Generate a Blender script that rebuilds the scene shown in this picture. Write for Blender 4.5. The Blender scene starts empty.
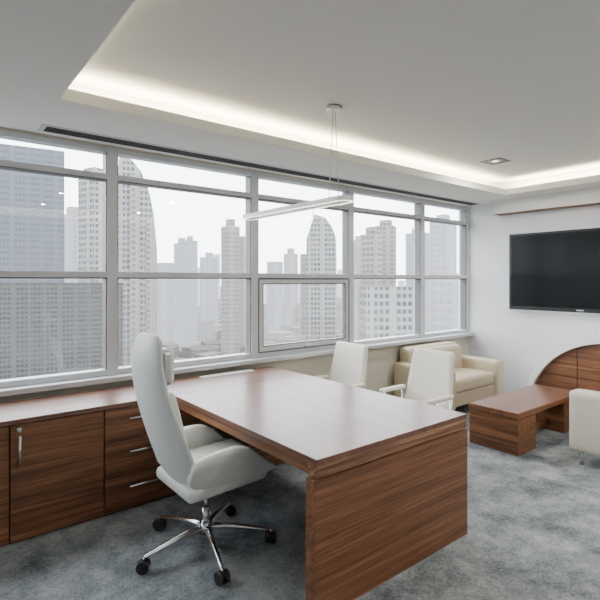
import bpy, bmesh, math, random
from mathutils import Vector, Matrix
random.seed(7)
scene = bpy.context.scene
COL = scene.collection

# ------------------------------------------------------------------ materials
def new_mat(name):
    m = bpy.data.materials.new(name); m.use_nodes = True
    nt = m.node_tree
    return m, nt, nt.nodes['Principled BSDF']

def simple(name, col, rough=0.5, metal=0.0, spec=None, bump=0.0, bscale=60, var=0.0):
    m, nt, b = new_mat(name)
    b.inputs['Base Color'].default_value = (*col, 1)
    b.inputs['Roughness'].default_value = rough
    b.inputs['Metallic'].default_value = metal
    if spec is not None: b.inputs['Specular IOR Level'].default_value = spec
    tc = nt.nodes.new('ShaderNodeTexCoord')
    n = nt.nodes.new('ShaderNodeTexNoise'); n.inputs['Scale'].default_value = bscale
    nt.links.new(tc.outputs['Object'], n.inputs['Vector'])
    if var > 0:
        r = nt.nodes.new('ShaderNodeValToRGB')
        r.color_ramp.elements[0].color = (*[c*(1-var) for c in col], 1)
        r.color_ramp.elements[1].color = (*[min(1, c*(1+var)) for c in col], 1)
        nt.links.new(n.outputs['Fac'], r.inputs['Fac']); nt.links.new(r.outputs['Color'], b.inputs['Base Color'])
    if bump > 0:
        bp = nt.nodes.new('ShaderNodeBump'); bp.inputs['Strength'].default_value = bump; bp.inputs['Distance'].default_value = 0.004
        nt.links.new(n.outputs['Fac'], bp.inputs['Height']); nt.links.new(bp.outputs['Normal'], b.inputs['Normal'])
    return m

def wood(name, axis, dark, mid, light, rough=0.35, scale=1.0, coat=0.0):
    m, nt, b = new_mat(name)
    tc = nt.nodes.new('ShaderNodeTexCoord')
    def streak(sc, along, det, dist):
        mp = nt.nodes.new('ShaderNodeMapping')
        s = [sc*scale]*3; s['XYZ'.index(axis)] = along
        mp.inputs['Scale'].default_value = s
        nt.links.new(tc.outputs['Object'], mp.inputs['Vector'])
        n1 = nt.nodes.new('ShaderNodeTexNoise'); n1.inputs['Scale'].default_value = 1.0; n1.inputs['Detail'].default_value = det; n1.inputs['Roughness'].default_value = 0.7; n1.inputs['Distortion'].default_value = dist
        nt.links.new(mp.outputs['Vector'], n1.inputs['Vector']); return n1
    a = streak(26, 0.7, 6, 0.5); c = streak(120, 1.6, 3, 0.1)
    mx = nt.nodes.new('ShaderNodeMix'); mx.data_type = 'FLOAT'; mx.inputs[0].default_value = 0.4
    nt.links.new(a.outputs['Fac'], mx.inputs[2]); nt.links.new(c.outputs['Fac'], mx.inputs[3])
    r = nt.nodes.new('ShaderNodeValToRGB')
    r.color_ramp.elements[0].position = 0.38; r.color_ramp.elements[0].color = (*dark, 1)
    r.color_ramp.elements[1].position = 0.62; r.color_ramp.elements[1].color = (*light, 1)
    e = r.color_ramp.elements.new(0.5); e.color = (*mid, 1)
    nt.links.new(mx.outputs[0], r.inputs['Fac'])
    nt.links.new(r.outputs['Color'], b.inputs['Base Color'])
    b.inputs['Roughness'].default_value = rough
    b.inputs['Coat Weight'].default_value = coat
    b.inputs['Coat Roughness'].default_value = 0.15
    return m

WD, WM, WL = (0.068, 0.024, 0.010), (0.170, 0.068, 0.029), (0.31, 0.140, 0.066)
wood_x = wood('walnut_grain_x', 'X', WD, WM, WL, rough=0.42)
wood_y = wood('walnut_grain_y', 'Y', WD, WM, WL, rough=0.42)
TD, TM, TL = (0.110, 0.047, 0.031), (0.165, 0.073, 0.047), (0.23, 0.108, 0.070)
wood_top = wood('walnut_desk_top', 'Y', TD, TM, TL, rough=0.36, coat=0.15)
wood_topx = wood('walnut_credenza_top', 'X', TD, TM, TL, rough=0.36, coat=0.15)
wood_band = wood('walnut_edge_band', 'X', (0.04, 0.015, 0.008), (0.20, 0.09, 0.045), (0.55, 0.33, 0.18), scale=1.6)
white_paint = simple('white_wall_paint', (0.69, 0.70, 0.73), 0.7, bump=0.05, bscale=200)
ceil_mat = simple('ceiling_paint', (0.74, 0.735, 0.70), 0.8, bump=0.03, bscale=150)
beige_wall = simple('beige_wall_paint', (0.62, 0.58, 0.49), 0.7, bump=0.05, bscale=150)
alu = simple('white_aluminium_frame', (0.60, 0.62, 0.65), 0.4, 0.15)
sash_mat = simple('dark_sash_gasket', (0.12, 0.125, 0.13), 0.4)
chrome = simple('polished_chrome', (0.75, 0.75, 0.76), 0.15, 1.0)
steel = simple('brushed_steel', (0.6, 0.6, 0.6), 0.3, 1.0)
black_pl = simple('black_plastic', (0.02, 0.02, 0.022), 0.4)
leather_w = simple('white_leather', (0.67, 0.69, 0.66), 0.42, bump=0.15, bscale=180)
leather_g = simple('ivory_leather', (0.82, 0.79, 0.70), 0.5, bump=0.15, bscale=180)
leather_b = simple('beige_leather', (0.56, 0.475, 0.345), 0.45, bump=0.2, bscale=120)
leather_c = simple('cream_leather', (0.64, 0.60, 0.50), 0.45, bump=0.2, bscale=120)
screen_m = simple('tv_screen_glass', (0.004, 0.005, 0.006), 0.2, spec=0.10)
bezel_m = simple('tv_bezel', (0.01, 0.01, 0.01), 0.25, spec=0.3)
dark_gap = simple('dark_gap', (0.02, 0.015, 0.012), 0.8)
gloss_w = simple('white_gloss_lacquer', (0.90, 0.90, 0.88), 0.25)

def emis(name, col, s):
    m = bpy.data.materials.new(name); m.use_nodes = True; nt = m.node_tree
    nt.nodes.clear()
    o = nt.nodes.new('ShaderNodeOutputMaterial'); e = nt.nodes.new('ShaderNodeEmission')
    e.inputs['Color'].default_value = (*col, 1); e.inputs['Strength'].default_value = s
    nt.links.new(e.outputs[0], o.inputs[0]); return m
led_m = emis('led_diffuser', (1, 0.97, 0.9), 4.0)
lamp_lens = emis('downlight_lens', (1, 0.92, 0.8), 3.0)

# carpet
carpet, nt, b = new_mat('mottled_carpet')
tc = nt.nodes.new('ShaderNodeTexCoord')
n1 = nt.nodes.new('ShaderNodeTexNoise'); n1.inputs['Scale'].default_value = 2.4; n1.inputs['Detail'].default_value = 14; n1.inputs['Roughness'].default_value = 0.76; n1.inputs['Distortion'].default_value = 0.1
n2 = nt.nodes.new('ShaderNodeTexNoise'); n2.inputs['Scale'].default_value = 60; n2.inputs['Detail'].default_value = 5; n2.inputs['Roughness'].default_value = 0.8
mx = nt.nodes.new('ShaderNodeMix'); mx.data_type = 'FLOAT'; mx.inputs[0].default_value = 0.33
nt.links.new(tc.outputs['Object'], n1.inputs['Vector']); nt.links.new(tc.outputs['Object'], n2.inputs['Vector'])
nt.links.new(n1.outputs['Fac'], mx.inputs[2]); nt.links.new(n2.outputs['Fac'], mx.inputs[3])
r = nt.nodes.new('ShaderNodeValToRGB')
r.color_ramp.elements[0].position = 0.41; r.color_ramp.elements[0].color = (0.095, 0.110, 0.122, 1)
r.color_ramp.elements[1].position = 0.60; r.color_ramp.elements[1].color = (0.41, 0.44, 0.455, 1)
e = r.color_ramp.elements.new(0.50); e.color = (0.235, 0.26, 0.278, 1)
nt.links.new(mx.outputs[0], r.inputs['Fac']); nt.links.new(r.outputs['Color'], b.inputs['Base Color'])
b.inputs['Roughness'].default_value = 0.95; b.inputs['Specular IOR Level'].default_value = 0.1
bp = nt.nodes.new('ShaderNodeBump'); bp.inputs['Strength'].default_value = 0.4; bp.inputs['Distance'].default_value = 0.008
nt.links.new(n2.outputs['Fac'], bp.inputs['Height']); nt.links.new(bp.outputs['Normal'], b.inputs['Normal'])

# window glass
glass = bpy.data.materials.new('window_glass'); glass.use_nodes = True; nt = glass.node_tree; nt.nodes.clear()
o = nt.nodes.new('ShaderNodeOutputMaterial'); t = nt.nodes.new('ShaderNodeBsdfTransparent'); g = nt.nodes.new('ShaderNodeBsdfGlossy'); mi = nt.nodes.new('ShaderNodeMixShader')
t.inputs['Color'].default_value = (0.98, 0.99, 1.0, 1); g.inputs['Roughness'].default_value = 0.0
mi.inputs[0].default_value = 0.06
nt.links.new(t.outputs[0], mi.inputs[1]); nt.links.new(g.outputs[0], mi.inputs[2]); nt.links.new(mi.outputs[0], o.inputs[0])

# ------------------------------------------------------------------ mesh helpers
def obj_from_bm(name, bm, mat, parent=None, smooth=False):
    me = bpy.data.meshes.new(name); bm.normal_update(); bm.to_mesh(me); bm.free()
    if smooth:
        for p in me.polygons: p.use_smooth = True
    ob = bpy.data.objects.new(name, me); COL.objects.link(ob)
    for m in (mat if isinstance(mat, (list, tuple)) else [mat]): me.materials.append(m)
    if parent: ob.parent = parent
    return ob

def empty(name, loc=(0, 0, 0), rotz=0, parent=None):
    e = bpy.data.objects.new(name, None); e.empty_display_size = 0.1
    e.location = loc; e.rotation_euler = (0, 0, rotz); COL.objects.link(e)
    if parent: e.parent = parent
    return e

def box(name, lo, hi, mat, parent=None, bev=0.0, seg=2):
    lo = Vector(lo); hi = Vector(hi); c = (lo+hi)/2; s = hi-lo
    bm = bmesh.new(); bmesh.ops.create_cube(bm, size=1.0)
    for v in bm.verts: v.co = Vector((v.co.x*s.x, v.co.y*s.y, v.co.z*s.z))
    if bev > 0: bmesh.ops.bevel(bm, geom=bm.edges[:], offset=bev, segments=seg, affect='EDGES', profile=0.5)
    ob = obj_from_bm(name, bm, mat, parent); ob.location = c
    return ob

def multibox(name, boxes, mat, parent=None):
    bm = bmesh.new()
    for lo, hi in boxes:
        lo = Vector(lo); hi = Vector(hi); c = (lo+hi)/2; s = hi-lo
        r = bmesh.ops.create_cube(bm, size=1.0)
        for v in r['verts']: v.co = Vector((v.co.x*s.x, v.co.y*s.y, v.co.z*s.z))+c
    return obj_from_bm(name, bm, mat, parent)

def rbox(name, center, size, rad, mat, parent=None, puff=(0, 0, 0), rot=None, cuts=11, taper=None):
    bm = bmesh.new(); bmesh.ops.create_cube(bm, size=2.0)
    bmesh.ops.subdivide_edges(bm, edges=bm.edges[:], cuts=cuts, use_grid_fill=True)
    h = Vector(size)/2
    for v in bm.verts:
        u = Vector([math.copysign(abs(c)**0.6, c) for c in v.co])
        p = Vector((u.x*h.x, u.y*h.y, u.z*h.z))
        inner = Vector([max(-(h[i]-rad), min(h[i]-rad, p[i])) for i in range(3)])
        d = p-inner
        if d.length > 1e-6: d = d.normalized()*rad
        q = inner+d
        q.x += puff[0]*u.x*max(0, (1-u.y**2))*max(0, (1-u.z**2))
        q.y += puff[1]*u.y*max(0, (1-u.x**2))*max(0, (1-u.z**2))
        q.z += puff[2]*u.z*max(0, (1-u.y**2))*max(0, (1-u.x**2))
        if taper: q = taper(q, h)
        v.co = q
    ob = obj_from_bm(name, bm, mat, parent, smooth=True); ob.location = center
    if rot: ob.rotation_euler = rot
    return ob

def cyl(name, p0, p1, r0, mat, parent=None, r1=None, seg=20, smooth=True):
    p0 = Vector(p0); p1 = Vector(p1); r1 = r0 if r1 is None else r1
    L = (p1-p0).length
    bm = bmesh.new(); bmesh.ops.create_cone(bm, cap_ends=True, segments=seg, radius1=r0, radius2=r1, depth=L)
    ob = obj_from_bm(name, bm, mat, parent)
    if smooth:
        for p in ob.data.polygons:
            if len(p.vertices) == 4: p.use_smooth = True
    ob.location = (p0+p1)/2
    ob.rotation_mode = 'QUATERNION'; ob.rotation_quaternion = (p1-p0).to_track_quat('Z', 'Y')
    return ob

def prism(name, pts, axis, a0, a1, mat, parent=None, smooth=False):
    bm = bmesh.new()
    def P(p, a): return Vector((a, p[0], p[1])) if axis == 'X' else Vector((p[0], a, p[1]))
    v0 = [bm.verts.new(P(p, a0)) for p in pts]; v1 = [bm.verts.new(P(p, a1)) for p in pts]
    bm.faces.new(v0); bm.faces.new(list(reversed(v1)))
    n = len(pts)
    for i in range(n): bm.faces.new([v0[i], v1[i], v1[(i+1) % n], v0[(i+1) % n]])
    bmesh.ops.recalc_face_normals(bm, faces=bm.faces[:])
    return obj_from_bm(name, bm, mat, parent, smooth)

def loft(name, rings, mat, parent=None, closed_caps=True, sub=1):
    bm = bmesh.new(); R = [[bm.verts.new(p) for p in ring] for ring in rings]; n = len(R[0])
    for i in range(len(R)-1):
        for j in range(n): bm.faces.new([R[i][j], R[i][(j+1) % n], R[i+1][(j+1) % n], R[i+1][j]])
    if closed_caps:
        for ring in (R[0], R[-1]):
            c = sum((v.co for v in ring), Vector())/n; cv = bm.verts.new(c)
            for j in range(n): bm.faces.new([ring[j], ring[(j+1) % n], cv])
    bmesh.ops.recalc_face_normals(bm, faces=bm.faces[:])
    ob = obj_from_bm(name, bm, mat, parent, smooth=True)
    if sub:
        md = ob.modifiers.new('sub', 'SUBSURF'); md.levels = sub; md.render_levels = sub
    return ob

# ------------------------------------------------------------------ room shell
X0, XW, Y0, YW = -2.2, 6.30, -2.6, 3.95
HS, HC = 2.68, 2.88
box('floor', (X0, Y0, -0.1), (XW, YW, 0), carpet)
ox0, ox1, oy0, oy1 = 0.65, 5.81, -1.6, 3.12
cv = 0.22; lp = 0.02
multibox('ceiling', [
    ((X0, Y0, HS), (ox0-lp, YW, HS+0.05)), ((ox1+lp, Y0, HS), (XW, YW, HS+0.05)),
    ((ox0-lp, Y0, HS), (ox1+lp, oy0-lp, HS+0.05)), ((ox0-lp, oy1+lp, HS), (ox1+lp, YW, HS+0.05)),
    ((ox0-lp, oy0-lp, HS), (ox0, oy1+lp, HS+0.075)), ((ox1, oy0-lp, HS), (ox1+lp, oy1+lp, HS+0.075)),
    ((ox0, oy0-lp, HS), (ox1, oy0, HS+0.075)), ((ox0, oy1, HS), (ox1, oy1+lp, HS+0.075)),
    ((ox0-cv-0.03, oy0-cv, HS+0.051), (ox0-cv, oy1+cv, HC)), ((ox1+cv, oy0-cv, HS+0.051), (ox1+cv+0.03, oy1+cv, HC)),
    ((ox0-cv, oy0-cv-0.03, HS+0.051), (ox1+cv, oy0-cv, HC)), ((ox0-cv, oy1+cv, HS+0.051), (ox1+cv, oy1+cv+0.03, HC)),
    ((X0, Y0, HC+0.001), (XW, YW, HC+0.1)),
], ceil_mat)
multibox('wall_window_side', [((X0, YW, 0), (XW, YW+0.16, 0.80)), ((X0, YW, 2.655), (XW, YW+0.16, 3.0))], beige_wall)
box('wall_tv_side', (XW, Y0, 0), (XW+0.12, YW+0.16, 3.0), white_paint)
box('wall_left', (X0-0.12, Y0, 0), (X0, YW+0.16, 3.0), white_paint)
box('wall_back', (X0-0.12, Y0-0.12, 0), (XW+0.12, Y0, 3.0), white_paint)
box('baseboard_window_side', (2.75, YW-0.015, 0), (XW, YW, 0.09), white_paint)
box('baseboard_tv_side', (XW-0.015, 2.87, 0), (XW, YW-0.02, 0.09), white_paint)
box('trim_window_sill', (X0, YW-0.10, 0.795), (XW, YW+0.02, 0.835), alu, bev=0.004)
box('trim_bulkhead', (XW-0.16, Y0, 2.500), (XW, 3.46, HS), ceil_mat)
box('trim_wood_reveal', (XW-0.150, Y0, 2.492), (XW-0.001, 3.455, 2.4995), wood_y)
# slot diffuser in ceiling beside window
d = empty('linear_air_diffuser')
box('diffuser_frame', (0.66, 3.69, HS-0.008), (6.2, 3.85, HS+0.0), alu, d)
for k in range(4):
    y = 3.706+k*0.034
    box('slot_%d' % k, (0.69, y, HS-0.011), (6.17, y+0.021, HS-0.0075), dark_gap, d)

# windows
posts = [-2.2, -0.13, 1.205, 2.565, 3.885, 5.21, 6.27]
yf0, yf1 = YW+0.0, YW+0.10
for i in range(6):
    w = empty('window_%d' % (i+1), ((posts[i]+posts[i+1])/2, YW+0.05, 0.8))
    def wb(n, lo, hi, m=alu, bev=0.003):
        ob = box(n, lo, hi, m, None, bev); ob.parent = w; ob.location = ob.location-w.location; return ob
    a, bx = posts[i], posts[i+1]
    wb('post', (a-0.04, yf0-0.02, 0.80), (a+0.04, yf1, 2.66))
    if i == 5: wb('end_post', (bx-0.03, yf0-0.02, 0.80), (bx+0.03, yf1, 2.66))
    wb('head', (a+0.04, yf0-0.005, 2.62), (bx-0.03, yf1-0.01, 2.66))
    wb('upper_transom', (a+0.04, yf0-0.015, 2.405), (bx-0.03, yf1-0.01, 2.45))
    wb('mid_transom', (a+0.04, yf0-0.015, 1.62), (bx-0.03, yf1-0.01, 1.668))
    wb('transom_gasket_a', (a+0.04, yf0-0.012, 1.610), (bx-0.03, yf1-0.02, 1.62), sash_mat, 0)
    wb('transom_gasket_b', (a+0.04, yf0-0.012, 2.397), (bx-0.03, yf1-0.02, 2.405), sash_mat, 0)
    wb('post_gasket_a', (a+0.04, yf0-0.01, 0.88), (a+0.048, yf1-0.02, 2.62), sash_mat, 0)
    wb('post_gasket_b', (bx-0.048, yf0-0.01, 0.88), (bx-0.04, yf1-0.02, 2.62), sash_mat, 0)
    wb('bottom_rail', (a+0.04, yf0-0.005, 0.835), (bx-0.03, yf1-0.01, 0.88))
    wb('glass', (a+0.04, yf0+0.045, 0.86), (bx-0.03, yf0+0.049, 2.64), glass, 0)
    if i == 3:
        l, rr = a+0.05, bx-0.05
        for n, lo, hi in (('sash_left', (l, yf0-0.02, 0.89), (l+0.04, yf0+0.03, 1.605)), ('sash_right', (rr-0.04, yf0-0.02, 0.89), (rr, yf0+0.03, 1.605)),
                          ('sash_top', (l+.04, yf0-0.02, 1.565), (rr-.04, yf0+0.03, 1.605)), ('sash_bottom', (l+.04, yf0-0.02, 0.89), (rr-.04, yf0+0.03, 0.935))):
            wb(n, lo, hi)
        for n, lo, hi in (('gasket_left', (l-0.016, yf0-0.021, 0.88), (l, yf0+0.03, 1.61)), ('gasket_right', (rr, yf0-0.021, 0.88), (rr+0.016, yf0+0.03, 1.61)),
                          ('gasket_top', (l, yf0-0.024, 1.605), (rr, yf0+0.02, 1.620)), ('gasket_bottom', (l, yf0-0.022, 0.876), (rr, yf0+0.02, 0.89)),
                          ('gasket_in_l', (l+.04, yf0-0.016, 0.935), (l+.052, yf0+0.03, 1.565)), ('gasket_in_r', (rr-.052, yf0-0.016, 0.935), (rr-.04, yf0+0.03, 1.565)),
                          ('gasket_in_t', (l+.04, yf0-0.016, 1.555), (rr-.04, yf0+0.03, 1.565)),
                          ('gasket_in_b', (l+.04, yf0-0.016, 0.935), (rr-.04, yf0+0.03, 0.947))):
            wb(n, lo, hi, sash_mat, 0)
        wb('latch', ((l+rr)/2-0.05, yf0-0.04, 0.90), ((l+rr)/2+0.05, yf0-0.02, 0.92), steel)

# ------------------------------------------------------------------ desk (L) 
DH = 0.755
desk = empty('executive_desk', (2.07, 2.5, 0))
def pb(par, n, lo, hi, m, bev=0.0, seg=2):
    ob = box(n, lo, hi, m, None, bev, seg); ob.parent = par; ob.location = ob.location-par.location; return ob
dx0, dx1, dy0 = 1.455, 2.70, 1.70
pb(desk, 'top', (dx0, dy0, DH-0.03), (dx1, 3.325, DH), wood_top, 0.003)
pb(desk, 'edge_band_front', (dx0+0.004, dy0+0.004, DH-0.090), (dx1-0.004, dy0+0.07, DH-0.0305), wood_band)
pb(desk, 'edge_band_left', (dx0+0.004, dy0+0.07, DH-0.085), (dx0+0.05, 3.325, DH-0.0305), wood_y)
pb(desk, 'edge_band_right', (dx1-0.05, dy0+0.07, DH-0.085), (dx1-0.004, 3.325, DH-0.0305), wood_y)
pb(desk, 'shadow_gap', (dx0+0.01, dy0+0.012, DH-0.096), (dx1-0.01, dy0+0.06, DH-0.090), dark_gap)
pb(desk, 'end_panel', (dx0-0.018, dy0-0.004, 0.0), (dx1+0.0, dy0+0.065, DH-0.096), wood_x, 0.002)
pb(desk, 'modesty_panel', (dx1-0.16, dy0+0.065, 0.30), (dx1-0.13, 3.325, DH-0.0855), wood_y)

# credenza
cr = empty('window_credenza', (0.5, 3.6, 0))
cx0, cx1, cy0, cy1 = -2.15, 2.69, 3.335, 3.845
pb(cr, 'top', (cx0, cy0-0.008, DH-0.03), (cx1, cy1, DH), wood_topx, 0.002)
pb(cr, 'carcass', (cx0, cy0+0.022, 0.0), (cx1-0.02, cy1, DH-0.0305), dark_gap)
pb(cr, 'end_cheek', (cx1-0.019, cy0+0.0, 0.0), (cx1, cy1, DH-0.0305), wood_y)
edges = [-2.15, -1.21, -0.67, -0.13, 0.42, 0.968]
for i in range(len(edges)-1):
    pb(cr, 'door_%d' % i, (edges[i]+0.004, cy0, 0.012), (edges[i+1]-0.004, cy0+0.02, DH-0.038), wood_x, 0.0015)
for k, (a, bb) in enumerate(((0.012, 0.25), (0.25, 0.49), (0.49, DH-0.036))):
    pb(cr, 'drawer_%d' % k, (0.972, cy0, a+0.004), (1.50, cy0+0.02, bb-0.002), wood_x, 0.0015)
    z = bb-0.075
    cyl('drawer_handle_%d' % k, (1.13-0.5, cy0-0.03-3.6, z), (1.34-0.5, cy0-0.03-3.6, z), 0.009, chrome, cr)
    for xx in (1.15, 1.32):
        cyl('handle_post', (xx-0.5, cy0-0.03-3.6, z), (xx-0.5, cy0-3.6, z), 0.004, chrome, cr)
pb(cr, 'back_panel', (1.505, cy0, 0.012), (2.665, cy0+0.02, DH-0.036), wood_x)
cyl('door_handle', (0.47-0.5, cy0-0.03-3.6, 0.47), (0.47-0.5, cy0-0.03-3.6, 0.66), 0.009, chrome, cr)
for z in (0.49, 0.64): cyl('handle_post', (0.47-0.5, cy0-0.03-3.6, z), (0.47-0.5, cy0-3.6, z), 0.004, chrome, cr)
cyl('lock', (0.47-0.5, cy0-0.012-3.6, 0.695), (0.47-0.5, cy0-3.6, 0.695), 0.014, chrome, cr)
pb(cr, 'key', (0.466, cy0-0.035, 0.68), (0.474, cy0-0.012, 0.71), chrome)
gr = empty('cable_grille', (2.15, 3.78, DH))
pb(gr, 'frame', (1.90, 3.72, DH), (2.42, 3.80, DH+0.006), gloss_w, 0.001)
for k in range(16):
    pb(gr, 'slot', (1.915+k*0.031, 3.735, DH+0.006), (1.925+k*0.031, 3.785, DH+0.0068), sash_mat)

# ------------------------------------------------------------------ executive chair
ch = empty('executive_office_chair', (1.345, 2.60, 0), math.radians(0))
N = 28
def back_ring(x, z, w, th, tilt, bow):
    f = Vector((math.cos(tilt), 0, math.sin(tilt)))
    pts = []
    for j in range(N):
        a = 2*math.pi*j/N
        c, s = math.cos(a), math.sin(a)
        y = w*math.copysign(abs(c)**0.6, c); n = th*math.copysign(abs(s)**0.8, s)+bow*(y/max(w, 0.01))**2
        pts.append(Vector((x, y, z))+f*n)
    return pts
prof = [(0.02, 0.398, 0.17, 0.012, 1.4, 0.0), (-0.06, 0.402, 0.21, 0.024, 1.35, 0.01), (-0.14, 0.425, 0.235, 0.032, 1.0, 0.03), (-0.205, 0.49, 0.245, 0.036, 0.65, 0.05),
        (-0.255, 0.59, 0.248, 0.036, 0.38, 0.06), (-0.295, 0.71, 0.245, 0.036, 0.27, 0.055), (-0.335, 0.84, 0.238, 0.036, 0.22, 0.045),
        (-0.367, 0.97, 0.226, 0.034, 0.16, 0.035), (-0.386, 1.09, 0.214, 0.032, 0.06, 0.03), (-0.386, 1.19, 0.200, 0.030, -0.05, 0.025),
        (-0.372, 1.262, 0.178, 0.027, -0.2, 0.02), (-0.356, 1.295, 0.148, 0.020, -0.3, 0.012), (-0.351, 1.305, 0.10, 0.010, -0.3, 0.005)]
loft('high_back', [back_ring(*p) for p in prof], leather_w, ch)
rbox('headrest', (-0.31, 0, 1.13), (0.08, 0.35, 0.20), 0.035, leather_w, ch, puff=(0.01, 0, 0))
for s in (-1, 1):
    rbox('headrest_bracket', (-0.322, s*0.182, 1.13), (0.035, 0.012, 0.17), 0.005, steel, ch, cuts=5)
rbox('backrest_pad', (-0.245, 0, 0.77), (0.06, 0.36, 0.46), 0.03, leather_w, ch, rot=(0, -0.24, 0), puff=(0.012, 0, 0))
rbox('seat_shell', (0.035, 0, 0.435), (0.52, 0.48, 0.08), 0.035, leather_w, ch, rot=(0, -0.04, 0))
rbox('seat_cushion', (0.05, 0, 0.495), (0.50, 0.41, 0.085), 0.04, leather_w, ch, puff=(0, 0, 0.012), rot=(0, -0.04, 0))
def arm(s):
    stations = [(-0.22, 0.49, 0.605), (-0.19, 0.455, 0.628), (-0.12, 0.42, 0.645), (-0.03, 0.405, 0.658), (0.06, 0.402, 0.66), (0.13, 0.405, 0.648), (0.20, 0.412, 0.60), (0.265, 0.425, 0.54), (0.315, 0.445, 0.50), (0.33, 0.46, 0.48)]
    rings = []
    for k, (x, zb, zt) in enumerate(stations):
        e = 1.0 if 0 < k < len(stations)-1 else 0.6
        h = zt-zb
        yo_b, yo_t = 0.235, 0.295; wi = 0.085*e
        pts2 = [(yo_b-0.02, zb+0.0), (yo_b, zb+0.12*h), (yo_b+(yo_t-yo_b)*0.5, zb+0.5*h), (yo_t, zb+0.88*h), (yo_t-0.012, zt-0.008), (yo_t-0.35*wi, zt), (yo_t-wi*0.85, zt-0.006),
                (yo_t-wi, zb+0.86*h), (yo_t-wi+0.005, zb+0.7*h), (yo_b-0.035, zb+0.4*h), (yo_b-0.055, zb+0.1*h)]
        rings.append([Vector((x, s*p[0], p[1])) for p in pts2])
    loft('arm_%s' % ('right' if s < 0 else 'left'), rings, leather_w, ch, sub=2)
arm(-1); arm(1)
rbox('tilt_mechanism', (-0.01, 0, 0.375), (0.26, 0.16, 0.055), 0.02, black_pl, ch)
cyl('gas_lift', (0, 0, 0.20), (0, 0, 0.37), 0.018, chrome, ch)
cyl('gas_lift_sleeve', (0, 0, 0.12), (0, 0, 0.24), 0.027, chrome, ch)
cyl('hub', (0, 0, 0.085), (0, 0, 0.15), 0.045, chrome, ch, r1=0.035)
cyl('height_lever', (0.02, -0.05, 0.37), (0.06, -0.23, 0.365), 0.006, black_pl, ch)
RB = 0.39
for k in range(5):
    a = math.radians(183+72*k); ca, sa = math.cos(a), math.sin(a)
    rings = []
    for rr_, z, w, h in ((0.02, 0.115, 0.026, 0.026), (0.10, 0.118, 0.022, 0.022), (0.22, 0.105, 0.017, 0.016), (0.35, 0.084, 0.014, 0.012), (RB, 0.078, 0.012, 0.010)):
        ring = []
        for j in range(10):
            t_ = 2*math.pi*j/10; ly = w*math.cos(t_); lz = h*math.sin(t_)
            ring.append(Vector((rr_*ca-ly*sa, rr_*sa+ly*ca, z+lz)))
        rings.append(ring)
    loft('base_spoke_%d' % k, rings, chrome, ch)
    cx, cyy = RB*ca, RB*sa
    cyl('caster_stem', (cx, cyy, 0.05), (cx, cyy, 0.085), 0.008, chrome, ch)
    b2 = a+0.9+k
    cb, sb = math.cos(b2), math.sin(b2)
    for s in (-1, 1):
        cyl('caster_wheel', (cx+s*0.008*cb, cyy+s*0.008*sb, 0.034), (cx+s*0.030*cb, cyy+s*0.030*sb, 0.034), 0.034, black_pl, ch)
    rbox('caster_hood', (cx, cyy, 0.048), (0.055, 0.055, 0.032), 0.012, black_pl, ch, cuts=5)

# ------------------------------------------------------------------ guest chairs
def guest(loc, rz):
    g = empty('guest_chair', loc, rz)   # local +x = facing direction
    def tp(q, h):
        k = 1-0.08*(q.z/h.z); return Vector((q.x+0.02*(q.y/h.y)**2, q.y*k, q.z))
    rbox('backrest', (-0.235, 0, 0.70), (0.06, 0.47, 0.51), 0.028, leather_g, g, puff=(0.008, 0, 0), rot=(0, -0.20, 0), taper=tp)
    rbox('seat', (0.02, 0, 0.435), (0.50, 0.48, 0.09), 0.04, leather_g, g, puff=(0, 0, 0.015))
    for s in (-1, 1):
        y = s*0.265
        rbox('armrest', (0.00, y, 0.585), (0.34, 0.05, 0.035), 0.016, leather_g, g)
        cyl('arm_post_front', (0.10, y, 0.0), (0.10, y, 0.575), 0.011, chrome, g)
        cyl('arm_post_rear', (-0.14, y, 0.0), (-0.14, y, 0.575), 0.011, chrome, g)
        cyl('floor_runner', (-0.20, y, 0.011), (0.24, y, 0.011), 0.011, chrome, g)
        cyl('back_stay', (-0.21, s*0.18, 0.54), (-0.14, y, 0.44), 0.009, chrome, g)
    cyl('cross_bar', (0.10, -0.265, 0.385), (0.10, 0.265, 0.385), 0.010, chrome, g)
    cyl('cross_bar_rear', (-0.14, -0.265, 0.385), (-0.14, 0.265, 0.385), 0.010, chrome, g)
    return g
guest((3.20, 3.50, 0), math.pi)
guest((3.46, 2.69, 0), math.pi)

# ------------------------------------------------------------------ armchairs
def armchair(loc, rz, W, D, mat, hb=0.80, ha=0.62):
    a = empty('armchair', loc, rz)   # faces local -y
    aw = 0.17
    rbox('base', (0, 0.02, 0.22), (W-0.02, D-0.06, 0.16), 0.02, mat, a)
    rbox('seat_cushion', (0, -0.09, 0.375), (W-2*aw-0.01, D-0.24, 0.16), 0.045, mat, a, puff=(0, 0, 0.02))
    for s in (-1, 1):
        rbox('arm', (s*(W/2-aw/2), -0.01, 0.125+(ha-0.125)/2), (aw, D-0.02, ha-0.125), 0.03, mat, a, puff=(0.006, 0, 0.004))
    rbox('back', (0, D/2-0.11, 0.14+(hb-0.14)/2), (W-2*aw+0.10, 0.20, hb-0.14), 0.045, mat, a)
    rbox('back_cushion', (0, D/2-0.26, 0.58), (W-2*aw-0.015, 0.15, 0.34), 0.06, mat, a, puff=(0, 0.02, 0.01), rot=(-0.12, 0, 0))
    for sx in (-1, 1):
        for sy in (-1, 1):
            cyl('leg', (sx*(W/2-0.07), sy*(D/2-0.08), 0.0), (sx*(W/2-0.07), sy*(D/2-0.08), 0.15), 0.016, chrome, a)
    return a
armchair((5.16, 3.50, 0), 0, 1.22, 0.80, leather_b, hb=0.77, ha=0.59)
armchair((4.87, 1.37, 0), math.pi, 0.90, 0.86, leather_c, hb=0.80, ha=0.64)

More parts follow.
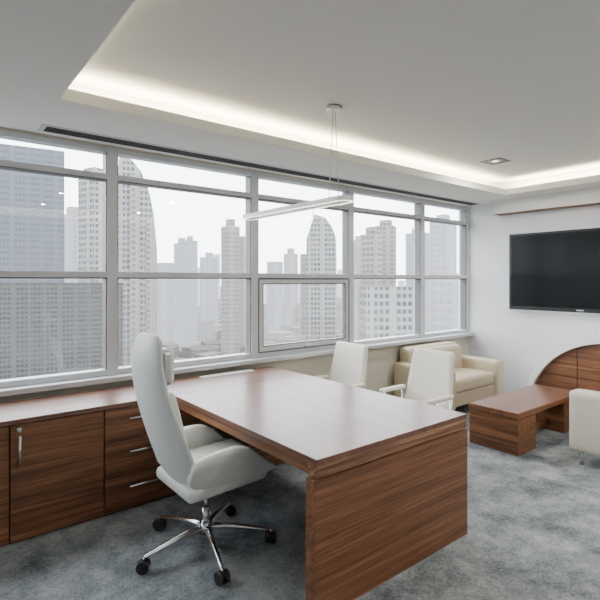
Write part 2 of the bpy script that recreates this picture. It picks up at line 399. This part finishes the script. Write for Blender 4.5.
# ------------------------------------------------------------------ coffee table
ct = empty('coffee_table', (4.85, 2.4, 0))
pb(ct, 'top', (4.235, 2.15, 0.335), (5.62, 2.65, 0.385), wood_x, 0.002)
pb(ct, 'top_inlay', (4.245, 2.16, 0.385), (5.61, 2.64, 0.387), wood_topx)
pb(ct, 'shadow_gap', (4.27, 2.18, 0.325), (5.58, 2.62, 0.335), dark_gap)
pb(ct, 'end_block_left', (4.24, 2.155, 0.0), (4.58, 2.645, 0.325), wood_y, 0.002)
pb(ct, 'end_block_right', (5.25, 2.18, 0.0), (5.60, 2.62, 0.325), wood_y, 0.002)
pb(ct, 'lower_rail', (4.58, 2.36, 0.03), (5.25, 2.44, 0.12), wood_x)

# ------------------------------------------------------------------ tv
tv = empty('wall_mounted_television', (6.25, 2.4, 1.7))
pb(tv, 'body', (6.225, 1.50, 1.205), (6.285, 3.285, 2.215), bezel_m, 0.006)
pb(tv, 'screen', (6.221, 1.525, 1.255), (6.226, 3.255, 2.185), screen_m)
pb(tv, 'chrome_edge_bottom', (6.220, 1.50, 1.196), (6.286, 3.287, 1.206), alu)
pb(tv, 'chrome_edge_top', (6.220, 1.50, 2.214), (6.286, 3.287, 2.223), alu)
pb(tv, 'chrome_edge_left', (6.220, 3.284, 1.196), (6.286, 3.294, 2.223), alu)
pb(tv, 'wall_bracket', (6.285, 2.2, 1.5), (6.299, 2.6, 1.9), steel)
pb(tv, 'logo', (6.2225, 2.36, 1.227), (6.2245, 2.44, 1.236), steel)

# ------------------------------------------------------------------ arched cabinet
ac = empty('arched_sideboard', (6.0, 1.9, 0))
def arch(a, bb, z0, yc=1.90, yc2=1.0, n=28):
    L = [(yc+a*math.cos(math.pi/2*k/n), z0+bb*math.sin(math.pi/2*k/n)) for k in range(n+1)]
    Rr = [(yc2-a*math.sin(math.pi/2*k/n), z0+bb*math.cos(math.pi/2*k/n)) for k in range(n+1)]
    return L+Rr
outer = arch(0.95, 1.02, 0.0); inner = arch(0.885, 0.92, 0.0)
bm = bmesh.new()
xo, xi = 5.70, 6.285
vo0 = [bm.verts.new((xo, p[0], p[1])) for p in outer]; vo1 = [bm.verts.new((xi, p[0], p[1])) for p in outer]
vi0 = [bm.verts.new((xo, p[0], p[1])) for p in inner]; vi1 = [bm.verts.new((xi, p[0], p[1])) for p in inner]
for i in range(len(outer)-1):
    bm.faces.new([vo0[i], vo0[i+1], vi0[i+1], vi0[i]]); bm.faces.new([vo0[i], vo0[i+1], vo1[i+1], vo1[i]])
    bm.faces.new([vi0[i], vi0[i+1], vi1[i+1], vi1[i]]); bm.faces.new([vo1[i], vo1[i+1], vi1[i+1], vi1[i]])
for i in (0, len(outer)-1): bm.faces.new([vo0[i], vi0[i], vi1[i], vo1[i]])
bmesh.ops.recalc_face_normals(bm, faces=bm.faces[:])
s = obj_from_bm('white_shell', bm, gloss_w, ac); s.location = -ac.location
p = prism('wood_front', arch(0.882, 0.917, 0.002), 'X', 5.76, 6.25, wood_y, ac); p.location = -ac.location
for yy in (2.25, 1.87, 1.44, 1.0): pb(ac, 'seam', (5.757, yy-0.004, 0.0), (5.762, yy+0.004, 0.83 if yy > 2.2 else 0.90), dark_gap)
pb(ac, 'seam_h', (5.757, 0.3, 0.50), (5.762, 2.61, 0.507), dark_gap)

# ------------------------------------------------------------------ pendant light
pl = empty('linear_ring_pendant_lamp', (2.39, 3.1, 0))
path = []
Yc0, Yc1, Rw = 2.50, 3.74, 0.06
xl = 2.39
for k in range(17):
    a = -math.pi/2+math.pi*k/16; path.append((xl+Rw*math.sin(a), Yc1+Rw*math.cos(a)))
for k in range(17):
    a = math.pi/2+math.pi*k/16; path.append((xl+Rw*math.sin(a), Yc0+Rw*math.cos(a)))
bm = bmesh.new(); n = len(path); rings = []
for i in range(n):
    p0 = Vector(path[i-1]); p1 = Vector(path[(i+1) % n]); tt = (p1-p0).normalized(); nn = Vector((tt.y, -tt.x)); c = Vector(path[i])
    ring = []
    for (u, z) in ((-0.014, 2.165), (0.014, 2.165), (0.014, 2.20), (-0.014, 2.20)):
        q = c+nn*u; ring.append(bm.verts.new((q.x, q.y, z)))
    rings.append(ring)
for i in range(n):
    A, B = rings[i], rings[(i+1) % n]
    for j in range(4):
        f = bm.faces.new([A[j], A[(j+1) % 4], B[(j+1) % 4], B[j]])
        f.material_index = 1 if j == 0 else 0
bmesh.ops.recalc_face_normals(bm, faces=bm.faces[:])
ro = obj_from_bm('light_ring', bm, [gloss_w, led_m], pl); ro.location = -pl.location
cyl('canopy', (0, 2.60-3.1, HC-0.035), (0, 2.60-3.1, HC), 0.055, steel, pl)
cyl('wire_a', (-0.01, 2.60-3.1, HC-0.03), (-0.06, 2.59-3.1, 2.195), 0.003, steel, pl, seg=6)
cyl('wire_b', (0.01, 2.60-3.1, HC-0.03), (0.06, 2.61-3.1, 2.195), 0.003, steel, pl, seg=6)

# ------------------------------------------------------------------ downlights, added fill, cove lights
def area(name, loc, sx, sy, power, col, rot=(0, 0, 0), parent=None):
    l = bpy.data.lights.new(name, 'AREA'); l.shape = 'RECTANGLE'; l.size = sx; l.size_y = sy; l.energy = power; l.color = col
    o = bpy.data.objects.new(name, l); o.location = loc; o.rotation_euler = rot; COL.objects.link(o)
    if parent: o.parent = parent
    return o
for (x, y) in ((4.84, 2.71), (4.84, 0.6), (3.2, 0.6), (1.6, 0.4), (3.2, -0.9), (1.6, -0.9)):  # first fixture is in view; the rest are added to brighten the room
    d = empty('downlight_and_fill', (x, y, HC))
    for n_, lo, hi in (('rim_a', (-.11, -.11, -.008), (.11, -.065, 0)), ('rim_b', (-.11, .065, -.008), (.11, .11, 0)), ('rim_c', (-.11, -.065, -.008), (-.065, .065, 0)), ('rim_d', (.065, -.065, -.008), (.11, .065, 0))):
        box(n_, lo, hi, sash_mat, d)
    box('reflector', (-.065, -.065, -0.002), (.065, .065, 0), steel, d)
    cyl('lens', (0, 0, -0.006), (0, 0, -0.002), 0.03, lamp_lens, d)
    area('downlight_fill_source', (0, 0, -0.02), 0.06, 0.06, 24 if x > 3 else 7, (1, 0.95, 0.88), parent=d)
WARM = (1.0, 0.87, 0.60)
cl = empty('cove_lighting', (0, 0, HS+0.07))
L1 = ox1-ox0; L2 = oy1-oy0
area('cove_led_window', ((ox0+ox1)/2, oy1+0.10, -0.005), L1, 0.04, 85, WARM, (math.radians(155), 0, 0), cl)
area('cove_led_tv', (ox1+0.10, (oy0+oy1)/2, -0.005), 0.04, L2, 85, WARM, (0, math.radians(-155)+math.pi*2, 0), cl)
area('cove_led_left', (ox0-0.10, (oy0+oy1)/2, -0.005), 0.04, L2, 32, WARM, (0, math.radians(155), 0), cl)
area('cove_led_back', ((ox0+ox1)/2, oy0-0.10, -0.005), L1, 0.04, 45, WARM, (math.radians(-155), 0, 0), cl)

# ------------------------------------------------------------------ city outside
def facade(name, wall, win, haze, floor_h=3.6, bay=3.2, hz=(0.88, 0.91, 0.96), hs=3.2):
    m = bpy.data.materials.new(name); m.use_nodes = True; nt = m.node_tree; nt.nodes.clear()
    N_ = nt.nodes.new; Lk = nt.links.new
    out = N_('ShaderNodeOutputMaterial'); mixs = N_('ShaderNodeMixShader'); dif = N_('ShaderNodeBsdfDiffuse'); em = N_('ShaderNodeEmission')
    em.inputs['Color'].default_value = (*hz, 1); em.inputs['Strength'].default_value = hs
    mixs.inputs[0].default_value = haze  # aerial haze painted in: pale glow mixed into the facade colour
    tc = N_('ShaderNodeTexCoord'); sp = N_('ShaderNodeSeparateXYZ'); Lk(tc.outputs['Object'], sp.inputs[0])
    def mth(op, a, b=None):
        n = N_('ShaderNodeMath'); n.operation = op
        for i, v in enumerate((a, b)):
            if v is None: continue
            if isinstance(v, (int, float)): n.inputs[i].default_value = v
            else: Lk(v, n.inputs[i])
        return n.outputs[0]
    fz = mth('GREATER_THAN', mth('FRACT', mth('DIVIDE', sp.outputs['Z'], floor_h)), 0.42)
    s = mth('ADD', sp.outputs['X'], sp.outputs['Y'])
    fx = mth('GREATER_THAN', mth('FRACT', mth('DIVIDE', s, bay)), 0.3)
    big = mth('GREATER_THAN', mth('FRACT', mth('DIVIDE', s, bay*3.7)), 0.22)
    w = mth('MULTIPLY', mth('MULTIPLY', fz, fx), big)
    nz = N_('ShaderNodeTexNoise'); nz.inputs['Scale'].default_value = 0.15; Lk(tc.outputs['Object'], nz.inputs['Vector'])
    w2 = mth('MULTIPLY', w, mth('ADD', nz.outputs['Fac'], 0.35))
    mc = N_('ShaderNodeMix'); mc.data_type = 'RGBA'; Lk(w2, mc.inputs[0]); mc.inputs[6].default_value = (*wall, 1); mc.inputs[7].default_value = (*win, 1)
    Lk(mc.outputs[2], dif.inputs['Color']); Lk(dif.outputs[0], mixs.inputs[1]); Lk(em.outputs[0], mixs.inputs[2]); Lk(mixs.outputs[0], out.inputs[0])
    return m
G = -60.0
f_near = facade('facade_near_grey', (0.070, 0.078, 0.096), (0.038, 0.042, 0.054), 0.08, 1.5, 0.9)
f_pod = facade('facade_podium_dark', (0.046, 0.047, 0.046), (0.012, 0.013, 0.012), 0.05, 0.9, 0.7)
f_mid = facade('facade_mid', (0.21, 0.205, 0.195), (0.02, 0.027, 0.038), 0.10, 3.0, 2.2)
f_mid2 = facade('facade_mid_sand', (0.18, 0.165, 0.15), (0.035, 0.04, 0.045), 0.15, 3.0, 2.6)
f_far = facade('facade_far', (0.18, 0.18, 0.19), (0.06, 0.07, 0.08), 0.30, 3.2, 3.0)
city = empty('city_skyline')
def pos(b, dist): b = math.radians(b); return (dist*math.cos(b), dist*math.sin(b))
def tower(b, dist, w, dd, top, mat, rz=0.0, steps=()):
    x, y = pos(b, dist)
    t_ = empty('skyscraper', (x, y, G), math.radians(rz), city)
    box('shaft', (-w/2, -dd/2, 0), (w/2, dd/2, top-G), mat, t_)
    z = top-G
    for (f, h) in steps:
        box('setback', (-w/2*f, -dd/2*f, z), (w/2*f, dd/2*f, z+h), mat, t_); z += h
    return t_
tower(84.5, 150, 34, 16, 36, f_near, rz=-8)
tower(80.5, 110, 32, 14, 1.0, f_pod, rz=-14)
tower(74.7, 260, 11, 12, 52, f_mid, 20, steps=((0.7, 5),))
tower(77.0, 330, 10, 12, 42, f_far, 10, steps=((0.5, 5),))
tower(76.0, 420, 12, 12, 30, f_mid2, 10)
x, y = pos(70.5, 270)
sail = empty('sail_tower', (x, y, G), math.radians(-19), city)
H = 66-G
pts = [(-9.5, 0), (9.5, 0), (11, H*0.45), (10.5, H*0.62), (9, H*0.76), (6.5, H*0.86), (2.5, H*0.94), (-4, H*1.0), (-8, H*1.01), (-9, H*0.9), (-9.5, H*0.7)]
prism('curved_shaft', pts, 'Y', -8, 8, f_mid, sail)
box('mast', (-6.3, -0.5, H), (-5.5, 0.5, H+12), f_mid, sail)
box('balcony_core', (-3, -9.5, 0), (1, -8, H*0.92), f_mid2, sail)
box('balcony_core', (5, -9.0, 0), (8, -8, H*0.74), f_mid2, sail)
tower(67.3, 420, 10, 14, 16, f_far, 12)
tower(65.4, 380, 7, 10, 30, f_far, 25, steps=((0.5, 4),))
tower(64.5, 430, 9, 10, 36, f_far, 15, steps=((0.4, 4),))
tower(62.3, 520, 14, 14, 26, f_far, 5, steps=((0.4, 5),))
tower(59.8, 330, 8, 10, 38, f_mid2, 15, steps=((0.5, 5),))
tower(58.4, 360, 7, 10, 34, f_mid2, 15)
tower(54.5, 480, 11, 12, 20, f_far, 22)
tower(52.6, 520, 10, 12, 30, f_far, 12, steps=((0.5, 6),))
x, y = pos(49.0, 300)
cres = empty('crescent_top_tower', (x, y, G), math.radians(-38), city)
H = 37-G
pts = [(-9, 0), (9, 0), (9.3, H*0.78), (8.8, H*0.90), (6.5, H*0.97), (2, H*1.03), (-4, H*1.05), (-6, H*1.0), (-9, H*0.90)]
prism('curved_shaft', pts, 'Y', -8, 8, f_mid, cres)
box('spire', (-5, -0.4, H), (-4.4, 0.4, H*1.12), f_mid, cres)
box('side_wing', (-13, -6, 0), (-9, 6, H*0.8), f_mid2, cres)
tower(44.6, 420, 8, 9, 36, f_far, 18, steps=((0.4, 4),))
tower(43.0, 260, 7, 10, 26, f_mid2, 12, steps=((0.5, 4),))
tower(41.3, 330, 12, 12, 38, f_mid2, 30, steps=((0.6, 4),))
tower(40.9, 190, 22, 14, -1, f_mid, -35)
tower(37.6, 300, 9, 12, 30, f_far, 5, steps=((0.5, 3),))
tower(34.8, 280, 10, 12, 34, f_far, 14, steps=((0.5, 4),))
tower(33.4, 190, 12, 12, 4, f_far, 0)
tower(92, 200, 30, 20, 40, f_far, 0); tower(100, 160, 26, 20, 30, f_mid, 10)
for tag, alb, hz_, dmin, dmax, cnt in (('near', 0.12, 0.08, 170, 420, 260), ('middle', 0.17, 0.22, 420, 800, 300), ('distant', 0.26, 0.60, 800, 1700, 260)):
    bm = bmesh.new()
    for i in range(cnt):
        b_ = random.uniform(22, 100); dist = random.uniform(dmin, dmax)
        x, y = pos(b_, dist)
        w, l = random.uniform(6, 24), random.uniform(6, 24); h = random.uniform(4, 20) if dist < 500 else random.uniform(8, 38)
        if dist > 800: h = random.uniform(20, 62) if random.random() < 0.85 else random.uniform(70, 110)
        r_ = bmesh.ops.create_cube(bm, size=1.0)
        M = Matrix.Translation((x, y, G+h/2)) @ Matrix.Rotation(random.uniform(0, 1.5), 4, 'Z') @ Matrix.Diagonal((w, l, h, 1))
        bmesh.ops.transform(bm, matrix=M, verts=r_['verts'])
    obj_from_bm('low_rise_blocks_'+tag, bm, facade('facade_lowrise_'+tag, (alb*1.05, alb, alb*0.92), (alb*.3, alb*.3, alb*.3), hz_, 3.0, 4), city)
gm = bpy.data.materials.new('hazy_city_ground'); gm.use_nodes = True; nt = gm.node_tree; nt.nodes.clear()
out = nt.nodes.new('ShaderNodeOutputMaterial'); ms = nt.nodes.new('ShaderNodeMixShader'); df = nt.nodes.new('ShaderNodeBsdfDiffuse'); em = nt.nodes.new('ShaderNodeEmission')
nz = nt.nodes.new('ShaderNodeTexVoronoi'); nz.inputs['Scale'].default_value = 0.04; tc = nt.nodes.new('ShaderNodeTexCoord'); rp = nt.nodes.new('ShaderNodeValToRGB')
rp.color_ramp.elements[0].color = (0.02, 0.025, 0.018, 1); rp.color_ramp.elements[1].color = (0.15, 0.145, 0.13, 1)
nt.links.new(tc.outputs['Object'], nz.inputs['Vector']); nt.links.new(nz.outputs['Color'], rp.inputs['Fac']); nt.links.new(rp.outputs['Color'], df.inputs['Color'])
em.inputs['Color'].default_value = (0.8, 0.84, 0.9, 1); em.inputs['Strength'].default_value = 2.8; ms.inputs[0].default_value = 0.12  # ground haze is a pale emission blended into its colour
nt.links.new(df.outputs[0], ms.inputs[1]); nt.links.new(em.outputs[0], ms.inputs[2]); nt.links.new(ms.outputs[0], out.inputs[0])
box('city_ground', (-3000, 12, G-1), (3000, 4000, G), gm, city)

# ------------------------------------------------------------------ world
w = bpy.data.worlds.new('overcast_sky'); scene.world = w; w.use_nodes = True
bg = w.node_tree.nodes['Background']; bg.inputs['Color'].default_value = (0.935, 0.97, 1.0, 1); bg.inputs['Strength'].default_value = 9.5

# ------------------------------------------------------------------ camera
cd = bpy.data.cameras.new('camera'); cam = bpy.data.objects.new('camera', cd); COL.objects.link(cam)
cd.sensor_width = 36; cd.lens = 477/600*36; cd.shift_y = -20/600; cd.clip_end = 5000; cd.clip_start = 0.05
cam.location = (0, 0, 1.6); cam.rotation_euler = (math.radians(90), 0, math.radians(-38.5))
scene.camera = cam
